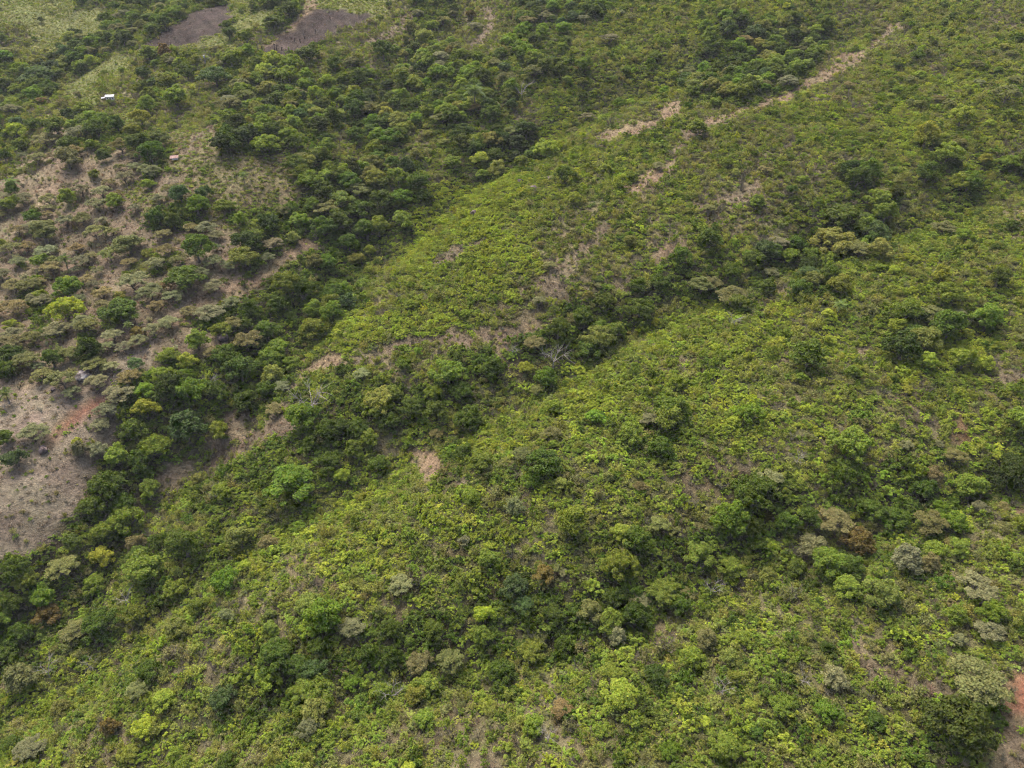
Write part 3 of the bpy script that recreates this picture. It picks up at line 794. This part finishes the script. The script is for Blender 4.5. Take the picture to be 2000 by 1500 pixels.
# leafless trees
def dead_tree(px, py, hpx, label, mat=M_DEAD, spread=0.6, seed=0, name='dead_tree', cat='dead tree', twigs=True):
    r0 = np.random.default_rng(seed)
    x, y, z, dep = at(px, py + hpx * 0.35)
    hh = hpx * dep / F * 0.95
    rt = root(name, (x, y, z), r0.uniform(0, 6), (1, 1, 1), label, cat, 'leafless trees')
    V, Fc = [], []
    f = np.array([r0.uniform(-.06, .06), r0.uniform(-.06, .06), 0.42]) * hh
    tr = max(hh * 0.021, 0.05)
    path(V, Fc, [(0, 0, -0.3), f * 0.5 + r0.normal(size=3) * 0.02 * hh, f], [tr * 1.3, tr, tr * 0.8], 6)
    put('trunk', pymesh('dead_trunk', V, Fc, mat), rt)
    for i in range(6):
        V, Fc = [], []
        a = i * 1.05 + r0.uniform(-.3, .3)
        e = f + np.array([math.cos(a) * spread, math.sin(a) * spread, r0.uniform(0.3, 0.85)]) * hh * r0.uniform(0.45, 0.75)
        m = f * 0.5 + e * 0.5 + r0.normal(size=3) * 0.05 * hh
        path(V, Fc, [f * 0.97, m, e], [tr * 0.6, tr * 0.42, tr * 0.15], 5)
        for j in range(9 if twigs else 3):
            t = r0.uniform(0.3, 1.0)
            s = m * (1 - t) + e * t if t > 0.3 else m
            d = (e - f); d = d / np.linalg.norm(d) + r0.normal(size=3) * 0.7
            q2 = s + d * hh * 0.13
            path(V, Fc, [s, q2, q2 + (d + r0.normal(size=3) * 0.6) * hh * 0.08], [tr * 0.26, tr * 0.17, tr * 0.07], 3)
        put('branch', pymesh('dead_branch', V, Fc, mat), rt)
for k, a in enumerate([
    (618, 790, 80, 'tall leafless white-limbed tree over lime shrubs beside the dry tongue'), (1080, 706, 60, 'grey leafless tree in the middle gully'),
    (182, 1233, 36, 'white dead tree poking from dark crowns near the lower gully'), (183, 1303, 34, 'pinkish dead fork in lime scrub under the white dead tree'),
    (768, 1352, 52, 'white forked dead tree on the lower slope'), (1070, 1437, 40, 'grey spidery dead shrub low on the slope'),
    (1386, 1153, 44, 'grey drooping dead tree under the gully wood'), (1433, 630, 34, 'small grey leafless tree on the far lime slope'),
    (1553, 900, 34, 'small grey leafless tree above the pale tree and brown patch'), (1410, 1345, 44, 'grey leafless tree beside a small pale rock'),
    (413, 762, 42, 'grey leafless tree inside the wooded gully'), (100, 1312, 44, 'grey leafless tree beside a wide olive crown'),
    (250, 1172, 44, 'grey leafless tree under the big mid-green crown'), (1020, 187, 36, 'grey leafless tree in the upper gully near the palm'),
    (14, 795, 30, 'white forked dead trunk under the pasture palm'), (1868, 636, 30, 'white dead branches over the dark crown'),
    (1985, 935, 34, 'grey dead branches by the far dark crowns'), (1000, 690, 30, 'thin bare tree on the tan track edge'),
    (1565, 1330, 28, 'thin grey bare tree next to the silvery tree'), (402, 122, 24, 'bare pale tree behind the short white post'),
]):
    dead_tree(*a[:4], seed=200 + k)

# charred stumps left standing in the burnt fields
for k, (px, py, hpx, lab) in enumerate([
    (513, 94, 12, 'forked charred stump at the lower corner of the wide burnt field'), (536, 90, 15, 'tall charred stump beside a twin in the wide burnt field'),
    (540, 92, 12, 'thin charred stump against its taller twin'), (551, 95, 9, 'short charred stump below the twin stumps'),
    (575, 78, 8, 'thin pale charred pole in the wide burnt field'), (587, 80, 9, 'charred pole above the lime bush of the burnt field'),
    (595, 70, 11, 'leaning charred trunk in the middle of the wide burnt field'), (616, 62, 11, 'charred trunk on the tan gully of the burnt field'),
    (645, 35, 7, 'lone charred pole on the upper half of the wide burnt field'), (701, 28, 11, 'branched charred tree at the top end of the wide burnt field'),
]):
    x, y, z, dep = at(px, py + hpx / 2)
    hh = hpx * dep / F * 0.8
    rt = root('charred_stump', (x, y, z), 0, (1, 1, 1), lab, 'stump', 'charred stumps of the burnt field')
    V, Fc = [], []
    le = rng.uniform(-0.25, 0.25) * hh
    path(V, Fc, [(0, 0, -0.3), (le * 0.4, 0, hh * 0.5), (le, 0, hh)], [0.2, 0.16, 0.1], 7)
    put('trunk', pymesh('charred_trunk', V, Fc, M_CHAR), rt)
    V, Fc = [], []
    path(V, Fc, [(le * 0.6, 0, hh * 0.62), (le * 0.6 + 0.5, 0.1, hh * 0.85)], [0.12, 0.06], 5)
    put('snag', pymesh('charred_snag', V, Fc, M_CHAR), rt)

# palms
def frond_mesh():
    V, Fc = [], []
    pts = []
    for i in range(9):
        t = i / 8
        pts.append(np.array([t * 1.0, 0, 0.38 * math.sin(t * 2.3) - 0.42 * t * t]))
    path(V, Fc, [tuple(p) for p in pts], list(np.linspace(0.022, 0.006, 9)), 3)
    for i in range(1, 34):
        t = i / 33.5
        u = t * 8; k = int(u); p = pts[k] * (1 - (u - k)) + pts[min(k + 1, 8)] * (u - k)
        ln = 0.34 * math.sin(math.pi * (0.12 + 0.8 * t)) + 0.05
        for s in (-1, 1):
            e = p + np.array([ln * 0.45, s * ln * 0.8, -ln * 0.42])
            b = len(V)
            V += [tuple(p + [-0.018, 0, 0]), tuple(p + [0.018, 0, 0]), tuple(e)]
            Fc.append((b, b + 1, b + 2))
    me = pymesh('palm_frond', V, Fc, M_LEAF)
    me.attributes.new('lv', 'FLOAT', 'FACE').data.foreach_set('value', np.random.default_rng(4).uniform(0.2, 0.8, len(Fc)).astype(np.float32))
    return me
FROND = frond_mesh()
V, Fc = [], []
path(V, Fc, [(0, 0, -0.15), (0.02, 0, 0.5), (0.05, 0.01, 1.0)], [0.055, 0.04, 0.034], 7)
PTRUNK = pymesh('palm_trunk', V, Fc, M_BARK)
PALMS = [(360, 563, 24, 'palm between two pale pasture trees and the blackish round tree'), (260, 615, 26, 'palm under the dark crown of the pasture'), (213, 623, 20, 'small palm in shade below the dark pasture crown'),
         (252, 637, 18, 'lowest small palm beside the rust-tinted pasture tree'), (333, 758, 30, 'palm at the inner edge of the wooded gully'), (312, 778, 26, 'yellowish palm beside the orange-tinged tree'),
         (12, 772, 28, 'lone pasture palm above the white forked trunk'), (127, 510, 26, 'palm above the vivid green ball-shaped tree'), (927, 183, 40, 'large palm in the upper gully'),
         (23, 360, 26, 'dark palm at the upper pasture edge'), (1640, 600, 26, 'palm-like crown at the top of the far lime slope'), (650, 608, 24, 'palm at the edge of the middle gully wood'),
         (475, 345, 18, 'small palm on the dry knoll')]
for px, py, w, lab in PALMS:
    x, y, z, dep = at(px, py)
    r = 0.5 * w * dep / F
    tr_h = max(1.6 * r, 2.4)
    x, y, z, dep = at(px, py, tr_h)
    rt = root('palm_tree', (x, y, z), rng.uniform(0, 6), (1, 1, 1), lab, 'palm', 'palms of the hillside')
    put('trunk', PTRUNK, rt, scale=(tr_h * 0.9, tr_h * 0.9, tr_h))
    tt = jit((0.12, 0.16, 0.045), 0.12)
    for i in range(15):
        a = i * 2.4
        tilt = -0.95 + 1.35 * (i / 15)
        f = put('frond', FROND, rt, (0.05 * tr_h, 0, tr_h), (0, tilt, a), (r * 1.15,) * 3)
        f['tint'] = list(tt)

# ------------------------------------------------------------------ scattered vegetation
def in_view(px, py, m=140):
    return (px > -m) & (px < W + m) & (py > -m) & (py < H + m)

def candidates(step, seed):
    r0 = np.random.default_rng(seed)
    gx, gy = np.meshgrid(np.arange(-380, 380, step), np.arange(42, 545, step), indexing='ij')
    x = gx.ravel() + r0.uniform(-0.5, 0.5, gx.size) * step * 1.1
    y = gy.ravel() + r0.uniform(-0.5, 0.5, gx.size) * step * 1.1
    z = hgt(x, y)
    px, py, dep = project(x, y, z)
    k = in_view(px, py)
    return x[k], y[k], z[k]

PL = np.array(PLACED)
WOOD = []        # generic trees: x y z r layered code px py
x, y, z = candidates(4.1, 31)
px, py, dep, c, pid = survey(x, y, z, 40)
DENS = {'D': 0.80, 'T': 0.42, 'p': 0.38, 'm': 0.17, 'o': 0.10, 'b': 0.10, 'B': 0.05, 'd': 0.02, 'h': 0.03, 'y': 0.07}
u = rng.random(len(x))
hide = np.zeros(len(x), bool)
for dy in (2.0, 4.5, 7.5, 11.0):
    q = survey(x, y + dy, hgt(x, y + dy), 24)[4]
    hide |= (q >= 0) & np.isin(q, [k for k, (nm, _) in enumerate(PATCHES) if nm in ('tan', 'dry', 'red', 'clay', 'burnt')])
for i in range(len(x)):
    if pid[i] >= 0 or hide[i] or u[i] > DENS[c[i]]:
        continue
    ci = c[i]
    code = {'D': 'dmmdkgvdmodmsvs', 'T': 'mmdmovsdmpg', 'p': 'popptotpopdpmp', 'm': 'mmdovsl', 'o': 'omosst', 'b': 'lmlosm', 'B': 'llml', 'd': 'po', 'h': 'opm', 'y': 'mdm'}[ci]
    code = code[int(rng.integers(len(code)))]
    r = {'D': rng.uniform(2.2, 4.2), 'T': rng.uniform(1.9, 3.6), 'p': rng.uniform(1.5, 3.2), 'm': rng.uniform(1.1, 2.4)}.get(ci, rng.uniform(1.0, 2.0))
    dd = np.hypot(PL[:, 0] - x[i], PL[:, 1] - y[i]) - PL[:, 2] * 0.75
    if dd.min() < r * 0.35:
        continue
    WOOD.append((x[i], y[i], z[i], r, code in 'pwtox', code, px[i], py[i], r / dep[i]))
# the ones that show largest are trees of their own, the rest one mass of woodland
inf = [w for w in WOOD if 0 < w[6] < W and 0 < w[7] < H]
def count(name):
    return sum(1 for o in col.objects if o.parent is None and o.name.split('.')[0] == name)
OWN = set()
for layered, name in ((False, 'broadleaf_tree'), (True, 'flat_topped_tree')):
    n = 300 - count(name)
    best = sorted([w for w in inf if w[4] == layered and w[3] >= 1.95], key=lambda w: -w[8])[:max(n, 0)]
    OWN |= {id(w) for w in best}
for w in WOOD:
    if id(w) in OWN:
        p2 = project(w[0], w[1], w[2] + w[3])
        tree(float(p2[0]), float(p2[1]), 0, w[5], xy=(float(w[0]), float(w[1])), rad=float(w[3]))
WOOD = [w for w in WOOD if id(w) not in OWN]

def mass(name, meshes, pts, label):
    """one stuff object: points that carry an instance of one of the meshes each. pts rows: x y z index rx ry rz sx sy sz r g b"""
    A = np.array(pts, float)
    cl = bpy.data.collections.new(name + '_sources')
    for i, me in enumerate(meshes):
        cl.objects.link(bpy.data.objects.new('%s_source_%02d' % (name, i), me))
    tint = np.ones((len(A), 4)); tint[:, :3] = A[:, 10:13]
    me = bpy.data.meshes.new(name)
    me.vertices.add(len(A)); me.vertices.foreach_set('co', A[:, :3].astype(np.float32).ravel())
    for an, typ, dat, key in (('pick', 'INT', A[:, 3].astype(np.int32), 'value'), ('turn', 'FLOAT_VECTOR', A[:, 4:7], 'vector'), ('size', 'FLOAT_VECTOR', A[:, 7:10], 'vector'), ('tint', 'FLOAT_COLOR', tint, 'color')):
        a_ = me.attributes.new(an, typ, 'POINT')
        a_.data.foreach_set(key, np.ascontiguousarray(dat if typ == 'INT' else dat.astype(np.float32)).ravel())
    o = put(name, me)
    o['kind'], o['label'] = 'stuff', label
    ng = bpy.data.node_groups.new(name + '_scatter', 'GeometryNodeTree')
    ng.interface.new_socket('Geometry', in_out='INPUT', socket_type='NodeSocketGeometry')
    ng.interface.new_socket('Geometry', in_out='OUTPUT', socket_type='NodeSocketGeometry')
    gi, go = ng.nodes.new('NodeGroupInput'), ng.nodes.new('NodeGroupOutput')
    iop, ci = ng.nodes.new('GeometryNodeInstanceOnPoints'), ng.nodes.new('GeometryNodeCollectionInfo')
    ci.inputs['Collection'].default_value = cl
    ci.inputs['Separate Children'].default_value = True
    ci.inputs['Reset Children'].default_value = True
    iop.inputs['Pick Instance'].default_value = True
    def attr(nm, typ):
        n = ng.nodes.new('GeometryNodeInputNamedAttribute'); n.data_type = typ; n.inputs['Name'].default_value = nm
        return n.outputs['Attribute']
    L = ng.links.new
    e2r = ng.nodes.new('FunctionNodeEulerToRotation')
    L(attr('turn', 'FLOAT_VECTOR'), e2r.inputs[0])
    L(gi.outputs[0], iop.inputs['Points']); L(ci.outputs[0], iop.inputs['Instance'])
    L(attr('pick', 'INT'), iop.inputs['Instance Index']); L(e2r.outputs[0], iop.inputs['Rotation']); L(attr('size', 'FLOAT_VECTOR'), iop.inputs['Scale'])
    L(iop.outputs[0], go.inputs[0])
    md = o.modifiers.new('scatter', 'NODES'); md.node_group = ng
    return o

pts = []
NB, NF = len(broad), len(flatc)
for w in WOOD:
    k = int(rng.integers(NF)) + NB if w[4] else int(rng.integers(NB))
    r = w[3]
    pts.append((w[0], w[1], w[2] - 0.1, k, 0, 0, rng.uniform(0, 6.28), r, r, r * rng.uniform(0.85, 1.1), *[v * 0.9 for v in jit(TINT[w[5]], 0.16)]))
wood_meshes = []
for cm, tm in broad + flatc:            # crown and trunk joined for the mass
    wood_meshes.append(cm)
mass('woods', wood_meshes, pts, 'crowns of the remaining small trees merging into woodland along the gullies')

# shrubs
MIX = {  # letter: [(share, family, tint code, rmin, rmax)]
    'B': [(.60, 'S', 'l', .8, 1.35), (.12, 'S', 'm', .7, 1.2), (.12, 'A', 's', .7, 1.1), (.05, 'S', 'y', .6, 1.0), (.03, 'X', 'x', .6, 1.0)],
    'b': [(.42, 'S', 'l', .7, 1.3), (.20, 'S', 'm', .7, 1.3), (.16, 'A', 's', .7, 1.2), (.08, 'A', 'o', .7, 1.2), (.05, 'X', 'x', .6, 1.1), (.03, 'S', 'y', .6, .9)],
    'm': [(.38, 'S', 'm', .8, 1.45), (.07, 'S', 'l', .7, 1.2), (.08, 'S', 'd', .8, 1.4), (.19, 'A', 's', .7, 1.2), (.14, 'A', 'o', .7, 1.3), (.06, 'X', 'x', .6, 1.1)],
    'o': [(.24, 'A', 'o', .7, 1.3), (.16, 'A', 's', .7, 1.3), (.14, 'S', 'm', .6, 1.2), (.08, 'S', 'o', .7, 1.2), (.13, 'X', 'x', .6, 1.2), (.06, 'S', 'l', .6, 1.0), (.12, 'G', 'n', .6, 1.0)],
    'd': [(.10, 'A', 'o', .5, 1.0), (.06, 'S', 'm', .5, .9), (.10, 'X', 'x', .5, 1.0), (.50, 'G', 'n', .5, 1.0)],
    'h': [(.12, 'S', 'm', .4, .9), (.08, 'A', 's', .5, .9), (.04, 'X', 'x', .5, .9), (.35, 'G', 'n', .6, 1.0), (.30, 'G', 'q', .6, 1.0)],
    'y': [(.08, 'S', 'm', .5, 1.0), (.06, 'A', 's', .5, .9), (.75, 'G', 'q', .6, 1.1)],
    'p': [(.05, 'S', 'm', .4, .9), (.07, 'A', 'o', .5, 1.0), (.05, 'A', 'p', .6, 1.1), (.03, 'X', 'x', .5, .9), (.34, 'G', 'n', .5, .9), (.06, 'S', 'v', .25, .5)],
    'D': [(.40, 'S', 'd', .9, 1.6), (.25, 'S', 'm', .8, 1.5), (.08, 'A', 'o', .8, 1.3), (.05, 'X', 'x', .7, 1.2)],
    'T': [(.26, 'S', 'd', .9, 1.5), (.30, 'S', 'm', .8, 1.5), (.10, 'A', 's', .8, 1.3), (.10, 'A', 'o', .8, 1.3), (.06, 'X', 'x', .7, 1.2)],
    'burnt': [(.03, 'X', 'x', .3, .6), (.03, 'G', 'n', .4, .7)],
    'tan': [(.05, 'A', 'o', .4, .8), (.04, 'S', 'l', .4, .8), (.06, 'X', 'x', .4, .8), (.10, 'A', 's', .4, .8), (.50, 'G', 'n', .4, .9)],
    'dry': [(.10, 'A', 'o', .5, 1.0), (.05, 'S', 'm', .5, .9), (.14, 'X', 'x', .5, 1.0), (.08, 'A', 's', .5, .9), (.45, 'G', 'n', .5, .9)],
    'grass': [(.05, 'S', 'm', .4, .8), (.80, 'G', 'q', .6, 1.1)],
    'clay': [(.04, 'A', 'o', .4, .8), (.08, 'X', 'x', .4, .8), (.10, 'G', 'n', .4, .8)],
    'red': [(.04, 'A', 'o', .4, .8), (.03, 'S', 'm', .4, .7), (.05, 'X', 'x', .4, .8), (.15, 'G', 'n', .4, .8)],
    'pasture': [(.08, 'S', 'v', .3, .6), (.04, 'S', 'm', .3, .8), (.05, 'A', 's', .3, .7), (.05, 'A', 'o', .4, .9), (.42, 'G', 'n', .35, .8), (.05, 'X', 'x', .4, .9), (.08, 'G', 's', .4, .8)],
}
FAM = {'S': (0, len(shrubs)), 'A': (len(shrubs), len(airy)), 'X': (len(shrubs) + len(airy), len(twig))}
x, y, z = candidates(1.2, 41)
px, py, dep, c, pid = survey(x, y, z, 22)
patchy = vnoise(x, y, 6.0, 61) + 0.6 * vnoise(x, y, 2.6, 62)
S_PTS, G_PTS, S_INFO = [], [], []
drift = 1 + 0.34 * vnoise(x, y, 17.0, 71) + 0.2 * vnoise(x, y, 6.0, 72)
u = rng.random(len(x)); rr = rng.random(len(x)); rot = rng.uniform(0, 6.28, len(x))
for i in range(len(x)):
    key = PATCHES[pid[i]][0] if pid[i] >= 0 else c[i]
    t = (u[i] * 0.55 + 0.45 * np.clip(patchy[i] + 0.5, 0, 0.999)) if key in ('B', 'b', 'm', 'o') else u[i]
    acc = 0.0
    for sh_, fam, code, r0_, r1_ in MIX[key]:
        acc += sh_
        if t < acc:
            r = (r0_ + (r1_ - r0_) * rr[i] ** 1.4) * (1.35 if rng.random() < 0.12 else rng.uniform(0.75, 1.05))
            tt = tuple(v * drift[i] for v in jit(TINT[code], 0.11))
            tilt = rng.normal(size=2) * 0.12
            if fam == 'G':
                G_PTS.append((x[i], y[i], z[i], int(rng.integers(3)), tilt[0], tilt[1], rot[i], r, r, r * rng.uniform(0.6, 1.0), *tt))
            else:
                k0, kn = FAM[fam]
                k = k0 + int(rng.integers(kn))
                S_PTS.append((x[i], y[i], z[i] - 0.05, k, tilt[0], tilt[1], rot[i], r, r, r * (rng.uniform(0.8, 1.3) if rng.random() < 0.85 else rng.uniform(1.4, 1.9)), *tt))
                S_INFO.append((fam, code, px[i], py[i], r / dep[i]))
            break
HERB = {'B': 'llsm', 'b': 'lsmo', 'm': 'msmo', 'o': 'sosm', 'D': 'dm', 'T': 'md', 'h': 'sm', 'y': 'sm'}
x, y, z = candidates(1.25, 43)
px, py, dep, c, pid = survey(x, y, z, 22)
rot = rng.uniform(0, 6.28, len(x))
for i in range(len(x)):
    key = c[i] if pid[i] < 0 else ('o' if PATCHES[pid[i]][0] in ('dry', 'tan', 'red') and rng.random() < 0.10 else '')
    if key not in HERB or (key in 'hyo' and rng.random() < 0.45):
        continue
    code = HERB[key][int(rng.integers(4 if len(HERB[key]) == 4 else 2))]
    r = rng.uniform(0.55, 0.95)
    if rng.random() < 0.65:
        k = int(rng.integers(len(shrubs)))
    else:
        k = len(shrubs) + int(rng.integers(len(airy)))
    S_PTS.append((x[i], y[i], z[i] - 0.06, k, 0, 0, rot[i], r, r, r * rng.uniform(0.5, 0.8), *jit(TINT[code], 0.14)))
    S_INFO.append(('h', code, px[i], py[i], 0.0))
# the 300 shrubs that show largest are things of their own
order = sorted([i for i, s in enumerate(S_INFO) if s[0] in 'SA' and 5 < s[2] < W - 5 and 5 < s[3] < H - 8], key=lambda i: -S_INFO[i][4])[:300]
own = set(order)
for i in order:
    p, s = S_PTS[i], S_INFO[i]
    fam = shrubs + airy
    lm, sm = fam[p[3]]
    rt = root('leafy_shrub' if s[0] == 'S' else 'wispy_shrub', p[:3], p[6], p[7:10], None, 'shrub', 'shrubs on the near slope')
    rt.rotation_euler = p[4:7]
    put('stems', sm, rt)
    f = put('foliage', lm, rt); f['tint'] = list(p[10:13])
    THINGS.append((rt, 'leafy shrub' if s[0] == 'S' else 'wispy shrub', CW[s[1]], s[2], s[3]))
S_PTS = [p for i, p in enumerate(S_PTS) if i not in own]
mass('shrubbery', [s[0] for s in shrubs] + [s[0] for s in airy] + twig, S_PTS, 'dense low shrubs and twiggy scrub covering the slopes')
mass('grass', tuft, G_PTS, 'dry straw-coloured grass tufts on the bare strips and pasture')

# ------------------------------------------------------------------ thin haze over the valley
m, nt, out = new_mat('haze')
pv = N(nt, 'ShaderNodeVolumePrincipled')
pv.inputs['Color'].default_value = (0.80, 0.86, 0.93, 1)
pv.inputs['Density'].default_value = 0.00009
nt.links.new(pv.outputs[0], out.inputs['Volume'])
V, Fc = [], []
lo, hi = float(fz.min()) - 1.5, max(float(fz.max()) + 4, CAM_Z + 6)
box(V, Fc, (0, (ty[0] + ty[-1]) / 2, (lo + hi) / 2), (tx[-1] - tx[0] + 8, ty[-1] - ty[0] + 8, hi - lo))
hz = put('haze', pymesh('haze', V, Fc, m))
hz['kind'], hz['label'] = 'stuff', 'thin pale haze in the air over the hillside'

# ------------------------------------------------------------------ labels by look and by the thing that stands next to it
ORD = 'first second third fourth fifth sixth seventh eighth ninth tenth eleventh twelfth thirteenth fourteenth fifteenth sixteenth seventeenth eighteenth nineteenth twentieth'.split()
by = {}
for t in THINGS:
    by.setdefault((t[1], t[2]), []).append(t)
for (noun, cw), ts in by.items():
    P = np.array([(t[3], t[4]) for t in ts], float)
    M = np.array([(m[0], m[1]) for m in MARKS], float)
    D = np.hypot(P[:, None, 0] - M[None, :, 0], P[:, None, 1] - M[None, :, 1])
    rank = D.argsort(0).argsort(0)
    for i, t in enumerate(ts):
        j = np.lexsort((D[i], rank[i] * 60 + D[i]))[0]
        k = int(rank[i, j])
        which = ORD[k] if k < len(ORD) else 'far ' + ORD[k % 20]
        t[0]['label'] = ('%s %s, only one near the %s' if len(ts) == 1 else '%s %s, ' + which + ' such out from the %s') % (cw, noun, MARKS[j][2])
print('SHRUBS', len(S_PTS), 'GRASS', len(G_PTS), 'WOODS', len(WOOD), 'OBJECTS', len(col.objects))
